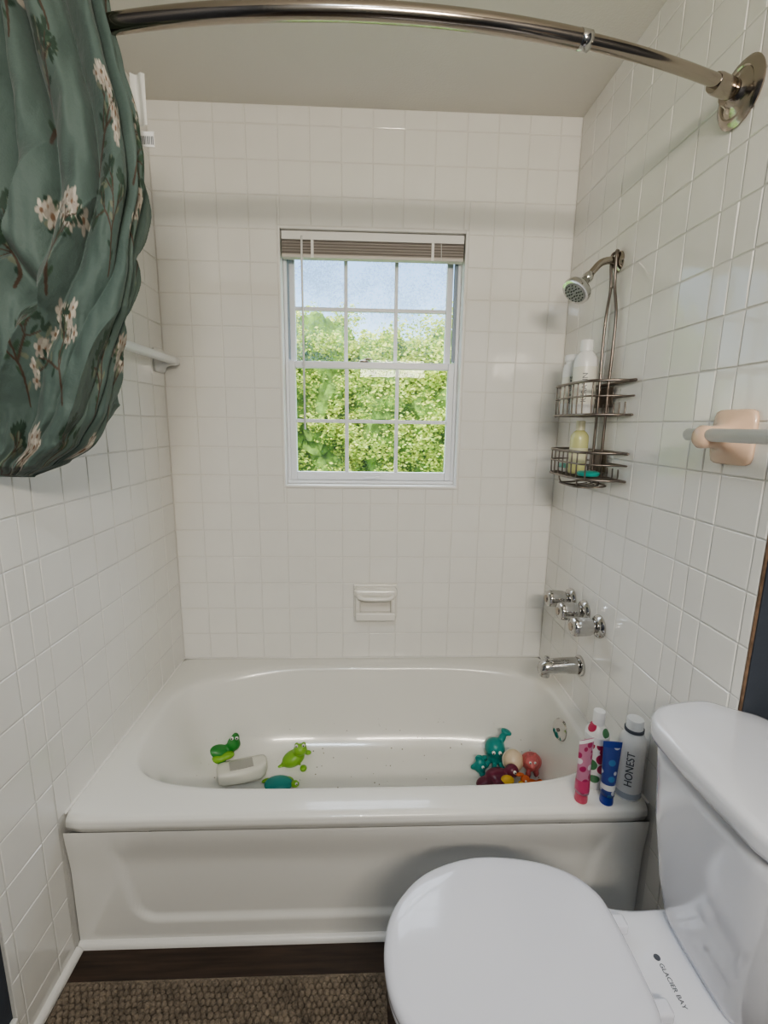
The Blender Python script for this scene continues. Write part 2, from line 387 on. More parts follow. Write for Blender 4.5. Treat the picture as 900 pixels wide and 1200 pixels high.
for d,r,dz,ry in ((.006,.030,0,.030),(.03,.029,.001,.030),(.07,.027,.001,.029),(.10,.026,-.001,.028),(.125,.025,-.004,.027),(.140,.022,-.009,.024),(.147,.014,-.013,.017)):
    rg.append([Vector((XW-d,-.37+ry*math.cos(a)*.95,.563+dz+r*math.sin(a))) for a in [2*math.pi*i/32 for i in range(32)]])
loft('spout',rg,M['chrome'],fc)
lathe('spout_outlet',[(.001,0),(.017,0),(.017,.018),(.001,.018)],(XW-.125,-.37,.526),(0,0,1),M['chrome'],fc,28)
lathe('diverter_knob',[(.001,0),(.004,0),(.004,.012),(.008,.015),(.008,.020),(.001,.022)],(XW-.122,-.37,.578),(0,0,1),M['chrome'],fc,20)

sh=empty('shower_head',(W,-.36,1.87))
lathe('flange',[(.001,0),(.030,0),(.030,.003),(.022,.010),(.013,.014),(.001,.014)],(XW,-.36,1.872),(-1,0,0),M['nickel'],sh)
tubes('arm',[(cat([(XW-.005,-.36,1.872),(.725,-.36,1.876),(.70,-.36,1.868),(.682,-.36,1.850),(.668,-.36,1.832)]),.0105)],M['nickel'],sh,16)
ax=Vector((-.62,-.22,-.72)).normalized(); p0=Vector((.670,-.36,1.835))
lathe('ball_joint',[(.001,-.006),(.012,-.002),(.016,.008),(.016,.016),(.012,.022),(.001,.024)],p0,ax,M['chrome'],sh)
lathe('head',[(.001,.018),(.012,.018),(.015,.028),(.024,.040),(.034,.052),(.042,.060),(.044,.068),(.042,.076),(.034,.077),(.001,.074)],p0,ax,M['chrome'],sh,48)
M['nozz']=mat('nozzle_face',(.30,.30,.30),.4,.4,bump=.05)
lathe('face_disc',[(.001,.0755),(.034,.0775),(.032,.080),(.001,.079)],p0,ax,M['nozz'],sh,40)
u,v,w=basis(ax)
nv=[]
for rr,nn in ((.010,6),(.019,10),(.028,16)):
    for k in range(nn):
        a=2*math.pi*k/nn; c=p0+w*.079+u*rr*math.cos(a)+v*rr*math.sin(a); nv.append(([c,c+w*.004],.0017))
tubes('nozzles',nv,M['rub'],sh,6)

# ------------------------------------------------------------ caddy
cd=empty('shower_caddy',(.74,-.36,1.5))
paths=[]
yc=-.362
for s in (-1,1):
    paths.append((cat([(.745,yc+s*.006,1.90),(.738,yc+s*.014,1.892),(.738,yc+s*.014,1.86),(.742,yc+s*.012,1.80),(.745,yc+s*.030,1.72),(.745,yc+s*.032,1.62),(.745,yc+s*.028,1.50),(.745,yc+s*.028,1.30),(.745,yc+s*.02,1.20)]),.0045))
paths.append((cat([(.745,yc-.006,1.90),(.744,yc,1.903),(.745,yc+.006,1.90)]),.004))
paths.append((cat([(.742,yc-.013,1.80),(.742,yc+.013,1.80)]),.003))
def bask(z0,z1,yf,yn,xo):
    U=lambda z,k=1.0:cat([(.748,yn,z),(.735,yn-.006,z),(.705,yn-.004*k,z),(xo+.012,yn+.03,z),(xo,(yf+yn)/2-.05,z),(xo,(yf+yn)/2+.05,z),(xo+.012,yf-.03,z),(.705,yf+.004*k,z),(.735,yf+.006,z),(.748,yf,z)],8,True)
    P=[(U(z1),.0042,True),(U((z0+z1)/2+.005),.0026,True),(U(z0),.0036,True)]
    n=9
    for i in range(n):
        y=yn+(yf-yn)*(i+.7)/(n+.4)
        e_=abs((y-(yf+yn)/2)/((yf-yn)/2)); xx=xo+.002+.03*max(0,e_-.6)/.4*.8
        P.append((cat([(.747,y,z1*.4+z0*.6),(.747,y,z0+.002),(.735,y,z0-.001),(xx+.01,y,z0-.001),(xx,y,z0+.004),(xx-.001,y,z1)],5),.0023))
    P.append(([(.69,yn,z0-.001),(.69,yf,z0-.001)],.0026))
    return P
paths+=bask(1.420,1.515,-.215,-.515,.632)
paths+=bask(1.230,1.31,-.215,-.515,.632)
paths.append((cat([(.745,yc-.07,1.205),(.70,yc-.075,1.20),(.655,yc-.06,1.20),(.65,yc,1.20),(.655,yc+.06,1.20),(.70,yc+.075,1.20),(.745,yc+.07,1.205)],8,True),.003))
for k in range(5):
    y=yc-.05+.025*k; paths.append((cat([(.745,y,1.20),(.70,y,1.195),(.652,y,1.20)]),.002))
for s in (-1,1):
    paths.append((cat([(.66,yc+s*.06,1.20),(.655,yc+s*.066,1.215),(.655,yc+s*.066,1.231)]),.0025))
tubes('wire_frame',paths,M['wire'],cd,8)
box('plate_upper',.747,.7505,yc-.055,yc+.055,1.445,1.505,M['wire'],cd,.001); box('plate_lower',.747,.7505,yc-.055,yc+.055,1.245,1.30,M['wire'],cd,.001)
def bottle(name,x,y,z,h,r,m,capm,label=None,flat=1.0,capr=.45,caph=.14):
    o=empty(name,(x,y,z)); hb=h*(1-caph)
    lathe('body',[(r*.5,0),(r*.93,0),(r,.006),(r,hb*.80),(r*.95,hb*.88),(r*.7,hb*.96),(r*capr*.9,hb),(r*.3,hb)],(x,y,z),(0,0,1),m,o,40,flat,1)
    lathe('cap',[(r*.3,hb),(r*capr,hb),(r*capr,h-.003),(r*capr*.92,h),(r*.1,h)],(x,y,z),(0,0,1),capm,o,32,1,1)
    if label: 
        for i,(lm,a,b) in enumerate(label):
            lathe('label_%d'%i,[(r*.9,hb*a),(r*1.012,hb*a+.0005),(r*1.012,hb*b-.0005),(r*.9,hb*b)],(x,y,z),(0,0,1),lm,o,40,flat,1)
    return o
def vtext(name,body,size,x,y,z,rotz,r,parent,m):
    t=D.curves.new(name,'FONT'); t.body=body; t.size=size; t.extrude=.0003; t.materials.append(m); t.align_x='LEFT'; t.align_y='CENTER'
    o=D.objects.new(name,t); link(o)
    d=Vector((math.sin(rotz),-math.cos(rotz),0)); X=Vector((0,0,1)); Z=d; Y=Z.cross(X)
    mtx=Matrix((X,Y,Z)).transposed().to_4x4(); mtx.translation=Vector((x,y,z))+d*(r+.0006)
    o.matrix_world=mtx; par(o,parent)
M['ink']=mat('ink_gray',(.10,.11,.13),.5,bump=.02); M['blueink']=mat('ink_blue',(.03,.06,.32),.4,bump=.02)
b_=bottle('shampoo_bottle',.684,-.258,1.4255,.192,.029,M['white'],M['white'],[(M['offw'],.2,.7)],capr=.85,caph=.1)
vtext('label_text','MILK SHAKE',.016,.684,-.258,1.46,-.35,.0295,b_,M['ink'])
b_=bottle('conditioner_bottle',.688,-.345,1.4255,.225,.035,M['white'],M['white'],[(M['offw'],.15,.75)],capr=.55,caph=.15)
vtext('label_text','KERATIN',.022,.688,-.345,1.46,-.35,.0355,b_,M['ink'])
M['ylw']=mat('yellow_soap',(.60,.60,.30),.2,bump=.02,coat=.3)
bottle('body_wash_bottle',.690,-.345,1.2355,.168,.028,M['ylw'],mat('cream_cap',(.62,.60,.42),.3,bump=.02),[(mat('pale_label',(.66,.65,.45),.5,bump=.02),.25,.6)],capr=.5,caph=.18)
M['teal']=mat('teal_plastic',(.03,.38,.33),.3,bump=.02)
so=empty('soap_puck',(.69,-.42,1.245)); lathe('disc',[(.001,0),(.03,0),(.034,.006),(.034,.010),(.028,.014),(.001,.015)],(.69,-.425,1.2355),(0,0,1),M['teal'],so)
so2=empty('nail_brush',(.68,-.275,1.24)); box('back',.665,.70,-.30,-.25,1.247,1.262,mat('clear_teal',(.25,.55,.50),.2,bump=.02),so2,.005)
tubes('bristles',[([(.669+.009*i,-.296+.0105*j,1.2355),(.669+.009*i,-.296+.0105*j,1.248)],.0025) for i in range(4) for j in range(5)],M['white'],so2,6)

# ------------------------------------------------------------ soap dish
sd=empty('soap_dish',(.043,-.02,.66)); cm=M['dish']
x0,x1,z0,z1=-.047,.133,.592,.737
YB=-TH-.0008
box('flange',x0,x1,YB-.014,YB,z0,z1,cm,sd,.005)
box('side_l',x0+.008,x0+.028,YB-.050,YB-.008,z0+.012,z1-.014,cm,sd,.008)
box('side_r',x1-.028,x1-.008,YB-.050,YB-.008,z0+.012,z1-.014,cm,sd,.008)
box('tray',x0+.008,x1-.008,YB-.072,YB-.008,z0+.008,z0+.030,cm,sd,.010)
box('tray_lip',x0+.010,x1-.010,YB-.074,YB-.062,z0+.010,z0+.044,cm,sd,.005)
box('hood',x0+.002,x1-.002,YB-.060,YB-.004,z1-.046,z1-.006,cm,sd,.016,5)
tubes('grab_bar',[(cat([(x0+.02,YB-.042,z1-.03),(x0+.024,YB-.062,z1-.037),(x0+.05,YB-.070,z1-.042),(x1-.05,YB-.070,z1-.042),(x1-.024,YB-.062,z1-.037),(x1-.02,YB-.042,z1-.03)]),.0095)],cm,sd,14)

# ------------------------------------------------------------ towel bars
def post(parent,sx,xw,y,z,m,half=.052,out=.075):
    rings=[]
    for d,a,n in ((0,half,7),(.006,half,7),(.010,half*.93,5),(.018,half*.70,3.4),(.028,half*.50,2.8),(.04,half*.42,2.4),(out-.008,half*.40,2.4),(out+.008,half*.42,2.4),(out+.017,half*.30,2.2),(out+.020,half*.1,2)):
        r=[]
        for i in range(40):
            t=2*math.pi*i/40; c,s=math.cos(t),math.sin(t); q=a/((abs(c)**n+abs(s)**n)**(1/n)); r.append(Vector((xw+sx*d,y+q*c,z+q*s)))
        rings.append(r)
    loft('post_%d'%int(-y*100),rings,m,parent)
tr=empty('towel_bar',(W,-1.2,1.366)); post(tr,-1,XW+.0004,-.905,1.368,M['peach'],.056,.062); post(tr,-1,RX-.001,-1.56,1.366,M['peach'],.050,.13)
tubes('bar',[([(XW-.064,-.858,1.372),(XW-.064,-1.60,1.372)],.0130)],M['white'],tr,20)
tl=empty('towel_bar',(-W,-.36,1.6)); post(tl,1,-XW-.0004,-.055,1.60,M['white'],.042,.052); post(tl,1,-XW-.0004,-.60,1.60,M['white'],.042,.052)
box('bar',-XW+.040,-XW+.068,-.635,-.020,1.588,1.614,M['white'],tl,.008)

# ------------------------------------------------------------ curtain rod
def rody(x): 
    q=max(-1,min(1,x/W)); return -.79-.148*(1-q*q)
RZ=2.052
rod=empty('curtain_rod',(0,-.93,RZ))
xs=[-.735+1.47*i/80 for i in range(81)]
XJ=.39
P1=[(x,rody(x),RZ) for x in xs if x<=XJ]; P2=[(x,rody(x),RZ) for x in xs if x>=XJ-.03]
tubes('rod_outer',[(P1,.0145)],M['nickel'],rod,24); tubes('rod_inner',[(P2,.0115)],M['nickel'],rod,24)
tubes('rod_collar',[([(x,rody(x),RZ) for x in (XJ-.022,XJ-.012,XJ-.002)],.0152)],M['chrome'],rod,24)
for s in (-1,1):
    dx=Vector((-s,-.36,0)).normalized()
    lathe('flange_%d'%(s+1),[(.001,0),(.058,0),(.060,.004),(.054,.010),(.044,.013),(.041,.011),(.034,.014),(.026,.020),(.020,.034),(.001,.035)],(s*(XW+.0002),rody(s*W),RZ),(-s,0,0),M['nickel'],rod,56)
    lathe('socket_%d'%(s+1),[(.001,.0),(.018,.0),(.0185,.055),(.0165,.062),(.001,.062)],(s*(XW-.020),rody(s*W)-.006,RZ),dx,M['nickel'],rod,32)

# ------------------------------------------------------------ curtain (print drawn into a colour attribute)
CW,CH=1000,350
cv=np.zeros((CH,CW,3),dtype=np.float32)
yy,xx_=np.mgrid[0:CH,0:CW]
bn=.5+.5*np.sin(xx_/61.0+1.3*np.sin(yy/40.0))*np.cos(yy/53.0+np.sin(xx_/77.0))
for k,(a_,b_) in enumerate(((.078,.105),(.118,.148),(.104,.130))): cv[:,:,k]=a_+(b_-a_)*bn
def disc(cx,cy,rx,ry,col,rot=0):
    R=int(max(rx,ry)+2); cr,sr=math.cos(rot),math.sin(rot)
    for Y in range(int(cy)-R,int(cy)+R+1):
        if Y<0 or Y>=CH: continue
        for X in range(int(cx)-R,int(cx)+R+1):
            dx_,dy_=X-cx,Y-cy; u_=(dx_*cr+dy_*sr)/rx; v_=(-dx_*sr+dy_*cr)/ry; q=u_*u_+v_*v_
            if q<1.0:
                k=min(1,(1.0-q)*2.5); cv[Y,X%CW]=cv[Y,X%CW]*(1-k)+np.array(col)*k
def seg_(x0_,y0_,x1_,y1_,w_,col):
    n=max(2,int(math.hypot(x1_-x0_,y1_-y0_)))
    for i in range(n+1):
        t=i/n; disc(x0_+(x1_-x0_)*t,y0_+(y1_-y0_)*t,w_,w_,col)
def flower(x,y,r):
    sh_=random.uniform(.65,1.0); a0=random.random()*6.28
    for k in range(5):
        a=a0+k*1.2566; disc(x+math.cos(a)*r*.62,y+math.sin(a)*r*.62,r*.52,r*.36,(.54*sh_,.50*sh_,.43*sh_) if k%2 else (.42*sh_,.38*sh_,.33*sh_),a)
    disc(x,y,r*.25+.5,r*.25+.5,(.17,.10,.06))
def branch(x,y,a,l,w_,dpt,fl):
    px,py=x,y
    for k in range(3):
        a+=random.uniform(-.28,.28); nx_,ny_=px+math.cos(a)*l/3,py+math.sin(a)*l/3
        seg_(px,py,nx_,ny_,w_,(.068,.044,.030)); px,py=nx_,ny_
        if random.random()<.75:
            s=random.choice((-1,1)); b=a+s*random.uniform(.5,1.1)
            disc(px+math.cos(b)*5,py+math.sin(b)*5,5.0,2.1,random.choice(((.026,.055,.038),(.042,.078,.048),(.15,.17,.12))),b)
    if dpt>0:
        for s in (-1,1,random.choice((-.3,.3))): branch(px,py,a+s*random.uniform(.3,.75),l*random.uniform(.62,.85),max(.7,w_*.68),dpt-1,fl)
    elif fl and random.random()<.7:
        for k in range(random.randint(2,4)): flower(px+random.uniform(-10,10),py+random.uniform(-8,8),random.uniform(4.5,8.5))
    else:
        for k in range(5): b=a+random.uniform(-1.3,1.3); disc(px+math.cos(b)*5,py+math.sin(b)*5,5,1.8,(.028,.055,.036),b)
for r_ in range(5):
    for c_ in range(12):
        x=(c_+.5*(r_%2))*83+random.uniform(-16,16); y=r_*84+44+random.uniform(-14,14)
        branch(x,y,-math.pi/2+random.uniform(-.6,.6),29,1.7,2,(c_+r_*2)%2==0)
def curtain_mat():
    m=D.materials.new('floral_fabric'); m.use_nodes=True; nt=m.node_tree; N=nt.nodes; L=nt.links; b=N['Principled BSDF']
    at=N.new('ShaderNodeAttribute'); at.attribute_name='print'; L.new(at.outputs['Color'],b.inputs['Base Color'])
    b.inputs['Roughness'].default_value=.7; b.inputs['Sheen Weight'].default_value=.12
    tc=N.new('ShaderNodeTexCoord')
    wv=N.new('ShaderNodeTexNoise'); wv.inputs['Scale'].default_value=400; L.new(tc.outputs['Object'],wv.inputs['Vector'])
    w2=N.new('ShaderNodeTexNoise'); w2.inputs['Scale'].default_value=26; w2.inputs['Detail'].default_value=4; L.new(tc.outputs['Object'],w2.inputs['Vector'])
    b1=N.new('ShaderNodeBump'); b1.inputs['Strength'].default_value=.4; b1.inputs['Distance'].default_value=.012; L.new(w2.outputs['Fac'],b1.inputs['Height'])
    bp=N.new('ShaderNodeBump'); bp.inputs['Strength'].default_value=.15; bp.inputs['Distance'].default_value=.002; L.new(wv.outputs['Fac'],bp.inputs['Height']); L.new(b1.outputs[0],bp.inputs['Normal']); L.new(bp.outputs[0],b.inputs['Normal'])
    return m
def interp(tab,x):
    if x<=tab[0][0]: return tab[0][1]
    for (a,b),(c,d) in zip(tab,tab[1:]):
        if x<=c:
            t=(x-a)/(c-a); t=t*t*(3-2*t)*.5+t*.5; return b+(d-b)*t
    return tab[-1][1]
xr=[(1.275,-.655),(1.30,-.60),(1.34,-.545),(1.40,-.505),(1.47,-.482),(1.55,-.462),(1.66,-.43),(1.78,-.412),(1.90,-.420),(2.0,-.440),(2.08,-.455),(2.13,-.46)]
NA,NZ=CW,CH-1
vs=[]
zt,zb=2.125,1.272
for j in range(NZ+1):
    t=j/NZ; z_=zt+(zb-zt)*t
    L_=-W+.012; R_=interp(xr,z_); cx=(L_+R_)/2; hx=(R_-L_)/2
    hy=interp([(1.272,.002),(1.280,.035),(1.30,.065),(1.36,.092),(1.5,.102),(1.7,.090),(1.9,.070),(2.0,.060),(2.12,.056)],z_)
    top=sstep(1.50,1.88,z_); low=1-sstep(1.55,1.95,z_)
    for i in range(NA):
        s=i/NA; a=2*math.pi*s; c,sn=math.cos(a),math.sin(a); n=2.6 if c>0 else 2.6+2.4*min(1,-c*2)
        r=1/((abs(c)**n+abs(sn)**n)**(1/n))
        dph=7.0*(1-top)*(2.0-z_)+3.2*noise.noise(Vector((c*1.3,sn*1.3,z_*1.3)))
        pleat=abs(math.sin(a*8+dph))**.75-.6
        d=(.040*top+.013)*pleat
        px,pz=cx+hx*r*c+.84, z_-2.10
        rad=math.hypot(px*1.0,pz*.66)
        wob=2.2*noise.noise(Vector((px*3.5,sn,z_*2.6)))
        sw=1-abs(math.sin(rad*34+wob))**.65*2
        d+=.020*sw*low*sstep(1.272,1.33,z_)
        d+=.020*noise.noise(Vector((c*2.2+3,sn*2.2,z_*4.5)))+.007*noise.noise(Vector((c*9,sn*9,z_*16)))
        vy=(px-.02)-( (2.0-z_)*.62 ); 
        if sn<0: d-=.040*math.exp(-(vy/.022)**2)*sstep(1.45,1.62,z_)*(1-sstep(1.86,1.98,z_))
        d*=min(1,hy/.04)
        x=cx+(hx*r*c)+d*c*.5; y=hy*r*sn+d*sn
        x=max(x,-W+.009)
        yb=rody(x)*(1-low*.8)+(-.915)*low*.8 - .03*(1-sstep(-.74,-.55,x))*(1-low)
        vs.append((x,yb+y-.004,z_))
fs=[]
for j in range(NZ):
    for i in range(NA):
        k=(i+1)%NA; fs.append((j*NA+i,(j+1)*NA+i,(j+1)*NA+k,j*NA+k))
fs.append(tuple(NZ*NA+i for i in range(NA)))
cu=empty('shower_curtain',(-.58,-.9,1.7))
co=mk('fabric',vs,fs,curtain_mat(),cu)
at=co.data.color_attributes.new(name='print',type='FLOAT_COLOR',domain='POINT')
rgba=np.ones((CH*CW,4),dtype=np.float32); rgba[:,:3]=cv.reshape(-1,3)
if len(co.data.vertices)==CH*CW: at.data.foreach_set('color',rgba.ravel())
M['liner']=mat('liner_vinyl',(.66,.66,.62),.35,bump=.1,bscale=20)
vs=[];fs=[]
for j in range(21):
    z_=2.015-.085*j/20
    for i in range(9):
        s=i/8; vs.append((-.440+.026*s,rody(-.43)+.058+.004*math.sin(s*7+z_*9),z_))
for j in range(20):
    for i in range(8): a=j*9+i; fs.append((a,a+1,a+10,a+9))
mk('liner_edge',vs,fs,M['liner'],cu)
yb_=rody(-.43)+.052
box('care_tag',-.428,-.402,yb_,yb_+.001,1.892,1.918,M['white'],cu)
for k in range(9): box('tag_bar_%d'%k,-.426+.0026*k,-.4250+.0026*k+(.0005 if k%3 else 0),yb_-.0004,yb_,1.896,1.910,M['ink'],cu)

# ------------------------------------------------------------ toilet
to=empty('toilet',(.4,-1.175,0)); TY=-1.175
half=[(.038,0),(.048,.062),(.078,.112),(.13,.157),(.21,.186),(.29,.192),(.38,.178),(.44,.152),(.475,.118),(.490,.07)]
outl=half+[(x,-y) for x,y in reversed(half) if y>0]
def ring2(o2,z,sc=1,cx=None,n=6,scy=None):
    pts=cat([(x,y,0) for x,y in o2],n,True); cx=.265 if cx is None else cx; scy=scy or sc
    return [Vector((cx+(p.x-cx)*sc,TY+p.y*scy,z)) for p in pts]
lid=[(.428,.985),(.430,.998),(.436,1.0),(.443,.995),(.449,.975),(.4525,.93),(.4545,.80),(.456,.5),(.4565,.1)]
loft('lid',[ring2(outl,z,s) for z,s in lid],M['seat'],to)
loft('seat',[ring2(outl,z,s) for z,s in ((.402,.93),(.404,.975),(.412,.988),(.420,.985),(.4255,.965))],M['seat'],to)
bh=[(.05,0),(.062,.06),(.09,.105),(.14,.148),(.21,.176),(.29,.18),(.38,.165),(.46,.13),(.54,.108),(.62,.108),(.70,.11),(.74,.09)]
bo=bh+[(x,-y) for x,y in reversed(bh) if y>0]
R=[ring2(bo,z,sx,.42,scy=sy) for z,sx,sy in ((.001,.70,.66),(.02,.71,.67),(.05,.69,.62),(.12,.69,.58),(.20,.76,.66),(.27,.88,.82),(.33,.96,.94),(.37,.99,.985),(.393,1,1),(.399,.993,.985),(.4005,.97,.94),(.4008,.5,.4))]
loft('bowl',R,M['toilet'],to)
for s in (-1,1):
    box('hinge_%d'%s,.489,.523,TY+s*.070-.014,TY+s*.070+.014,.4015,.424,M['seat'],to,.006)
th_=[(.556,0),(.557,.08),(.561,.125),(.577,.157),(.608,.180),(.66,.193),(.715,.195),(.752,.168),(.79,.140),(.802,.09),(.803,0)]
tk=th_[:-1]+[(th_[-1][0],0)]+[(x,-y) for x,y in reversed(th_[1:-1])]
def tring(z,s,sy):
    pts=cat([(x,y,0) for x,y in tk],6,True); return [Vector((.695+(p.x-.695)*s,TY-.005+p.y*sy,z)) for p in pts]
loft('tank',[tring(z,s,sy) for z,s,sy in ((.4015,.56,.52),(.405,.60,.58),(.43,.66,.66),(.50,.74,.76),(.62,.83,.86),(.74,.885,.915),(.785,.90,.93))],M['toilet'],to)
loft('tank_lid',[tring(z,s,sy) for z,s,sy in ((.784,.95,.965),(.788,.985,.99),(.796,1,1),(.812,1,1),(.820,.99,.993),(.8255,.96,.975),(.828,.88,.93),(.8295,.6,.7),(.830,.1,.1))],M['toilet'],to)
tx=D.curves.new('logo','FONT'); tx.body='GLACIER BAY'; tx.size=.0115; tx.extrude=.0002; tx.materials.append(M['ink'])
to_=D.objects.new('logo_print',tx); to_.rotation_euler=(0,0,math.radians(-90)); to_.location=(.553,TY+.008,.4012); link(to_); par(to_,to)
lathe('logo_mark',[(.001,0),(.006,0),(.006,.0004),(.001,.0004)],(.556,TY+.018,.4010),(0,0,1),M['ink'],to,20)

# ------------------------------------------------------------ bath mat
M['mat']=mat('mat_yarn',(.27,.222,.172),.95,bump=.8,bscale=260,var=.25,vscale=30)
bmx0,bmx1,bmy0,bmy1=-.735,.06,-1.45,-.895
mt=empty('bath_mat',(-.27,-1.17,0)); box('backing',bmx0,bmx1,bmy0,bmy1,.001,.009,M['mat'],mt,.003)
vs=[];fs=[];p=.0145
ny=int((bmy1-bmy0)/(p*.87)); nx=int((bmx1-bmx0)/p)
for j in range(ny):
    for i in range(nx):
        x=bmx0+.009+(i+.5*(j%2))*p+random.uniform(-.002,.002); y=bmy0+.008+j*p*.87+random.uniform(-.002,.002)
        if x>bmx1-.006: continue
        r=.0083*random.uniform(.85,1.1); h=.013*random.uniform(.75,1.15); n=len(vs)
        for q,(rr,hh) in enumerate(((1,.0),(1,.35),(.8,.72),(.42,.95))):
            for k in range(8):
                a=k*math.pi/4+q*.3; vs.append((x+r*rr*math.cos(a),y+r*rr*math.sin(a),.007+h*hh))
        vs.append((x,y,.007+h))
        for q in range(3):
            for k in range(8): l=(k+1)%8; fs.append((n+q*8+k,n+q*8+l,n+q*8+8+l,n+q*8+8+k))
        for k in range(8): fs.append((n+24+k,n+24+(k+1)%8,n+32))
mk('bobbles',vs,fs,M['mat'],mt)

# ------------------------------------------------------------ toiletries
def ttube(name,x,y,z,h,w,m,capm,stripe,rot=0.3):
    o=empty(name,(x,y,z)); cr,sr=math.cos(rot),math.sin(rot)
    lathe('cap',[(.001,0),(.0165,0),(.017,.004),(.0155,.028),(.001,.029)],(x,y,z),(0,0,1),capm,o,28)
    def rgx(t,ex=0):
        hz=.027+(h-.027)*t; q=sstep(0,1,t); a=.0175+(w/2-.0175)*q+ex; b=(.0185*(1-t)+.0015)+ex
        return [Vector((x+a*math.cos(k)*cr-b*math.sin(k)*sr,y+a*math.cos(k)*sr+b*math.sin(k)*cr,z+hz)) for k in [2*math.pi*i/32 for i in range(32)]]
    loft('tube',[rgx(i/14) for i in range(15)],m,o)
    for i,(sm,t0,t1) in enumerate(stripe):
        loft('print_%d'%i,[rgx(t0+(t1-t0)*k/4,.0006) for k in range(5)],sm,o,False,False)
def spotty(name,base,col,scale,thr=.35,col2=None):
    m=mat(name,base,.3,bump=.01); nt=m.node_tree; N=nt.nodes; L=nt.links; b=N['Principled BSDF']
    tc=N.new('ShaderNodeTexCoord'); v=N.new('ShaderNodeTexVoronoi'); v.inputs['Scale'].default_value=scale; L.new(tc.outputs['Object'],v.inputs['Vector'])
    r=N.new('ShaderNodeMapRange'); r.inputs[1].default_value=thr; r.inputs[2].default_value=thr+.04; r.inputs[3].default_value=1; r.inputs[4].default_value=0; L.new(v.outputs['Distance'],r.inputs[0])
    mx=N.new('ShaderNodeMix'); mx.data_type='RGBA'; mx.inputs[6].default_value=(*base,1); mx.inputs[7].default_value=(*col,1); L.new(r.outputs[0],mx.inputs[0])
    if col2:
        s=N.new('ShaderNodeSeparateColor'); L.new(v.outputs['Color'],s.inputs[0]); g=N.new('ShaderNodeMath'); g.operation='GREATER_THAN'; g.inputs[1].default_value=.5; L.new(s.outputs[0],g.inputs[0])
        m2=N.new('ShaderNodeMix'); m2.data_type='RGBA'; m2.inputs[6].default_value=(*col,1); m2.inputs[7].default_value=(*col2,1); L.new(g.outputs[0],m2.inputs[0]); L.new(m2.outputs[2],mx.inputs[7])
    L.new(mx.outputs[2],b.inputs['Base Color']); return m
zr=RIM+.0005
ttube('toothpaste_tube',.580,-.785,zr,.180,.046,spotty('pink_tube',(.50,.22,.32),(.66,.60,.64),50,.42,(.38,.03,.12)),mat('pink_cap',(.55,.09,.15),.3,bump=.02),[(mat('pinkband',(.52,.07,.17),.3,bump=.02),.05,.26),(M['white'],.94,1.0)],.25)
ttube('toothpaste_tube',.645,-.793,zr,.178,.046,spotty('blue_tube',(.05,.08,.30),(.55,.58,.64),40,.34,(.07,.22,.45)),mat('blue_cap',(.02,.05,.34),.3,bump=.02),[(M['white'],.12,.22),(M['blueink'],.90,1.0)],-.15)
bottle('lotion_bottle',.640,-.725,zr,.222,.031,spotty('floral_bottle',(.78,.77,.74),(.45,.04,.10),30,.46,(.08,.22,.10)),M['white'],[(M['white'],.74,.86)],capr=.5,caph=.17)
hb=bottle('soap_bottle',.716,-.765,zr,.225,.034,M['white'],M['white'],[(mat('grayband',(.42,.45,.50),.4,bump=.02),.03,.12)],capr=.62,caph=.15)
lathe('cap_collar',[(.001,.191),(.024,.191),(.024,.199),(.001,.199)],(.716,-.765,zr),(0,0,1),M['ink'],hb)
vtext('label_text','HONEST',.026,.716,-.765,zr+.045,-.55,.0345,hb,M['ink'])

# ------------------------------------------------------------ bath toys
M['lime']=mat('lime_vinyl',(.24,.48,.05),.35,bump=.02); M['grn']=mat('green_vinyl',(.04,.25,.05),.35,bump=.02)
M['eyew']=mat('eye_white',(.85,.85,.82),.3,bump=.01); M['blk']=mat('eye_black',(.01,.01,.01),.2,bump=.01)
M['org']=mat('orange_vinyl',(.65,.16,.05),.35,bump=.02); M['yel']=mat('yellow_vinyl',(.72,.46,.06),.35,bump=.02)
M['mar']=mat('maroon_vinyl',(.14,.02,.05),.3,bump=.02); M['pink']=mat('coral_vinyl',(.55,.15,.15),.35,bump=.02)
M['cream']=mat('cream_vinyl',(.70,.57,.42),.35,bump=.02); M['tealv']=mat('teal_vinyl',(.02,.27,.25),.35,bump=.02)
def face(parent,pts,r=.007):
    for i,(c,d) in enumerate(pts):
        c=Vector(c); d=Vector(d).normalized(); blob('eye_%d'%i,[(c,(r,r,r))],M['eyew'],parent); blob('pupil_%d'%i,[(c+d*r*.6,(r*.55,)*3)],M['blk'],parent)
o=empty('toy_crocodile',(-.565,-.23,.14)); o.scale=(1.25,1.25,1.25)
blob('body',[((-.575,-.235,.150),(.045,.026,.022),(0,.35,.3)),((-.535,-.222,.168),(.020,.018,.022)),((-.53,-.22,.186),(.012,.014,.016)),((-.615,-.245,.155),(.022,.012,.010)),((-.56,-.262,.135),(.012,.016,.010)),((-.565,-.205,.14),(.012,.016,.010))],M['grn'],o)
blob('snout',[((-.545,-.25,.150),(.020,.014,.010),(0,0,.5)),((-.575,-.262,.145),(.026,.010,.012))],M['lime'],o)
face(o,[((-.535,-.236,.196),(0,-1,.3)),((-.522,-.232,.194),(.2,-1,.3))],.005)
o.location=(-.532,-.262,.150)
o=empty('toy_boat',(-.47,-.335,.10))
hull=[]
L0=Vector((-.530,-.350,.108)); dv=Vector((.165,.062,-.008)); sd_=Vector((-.35,.93,0)).normalized()
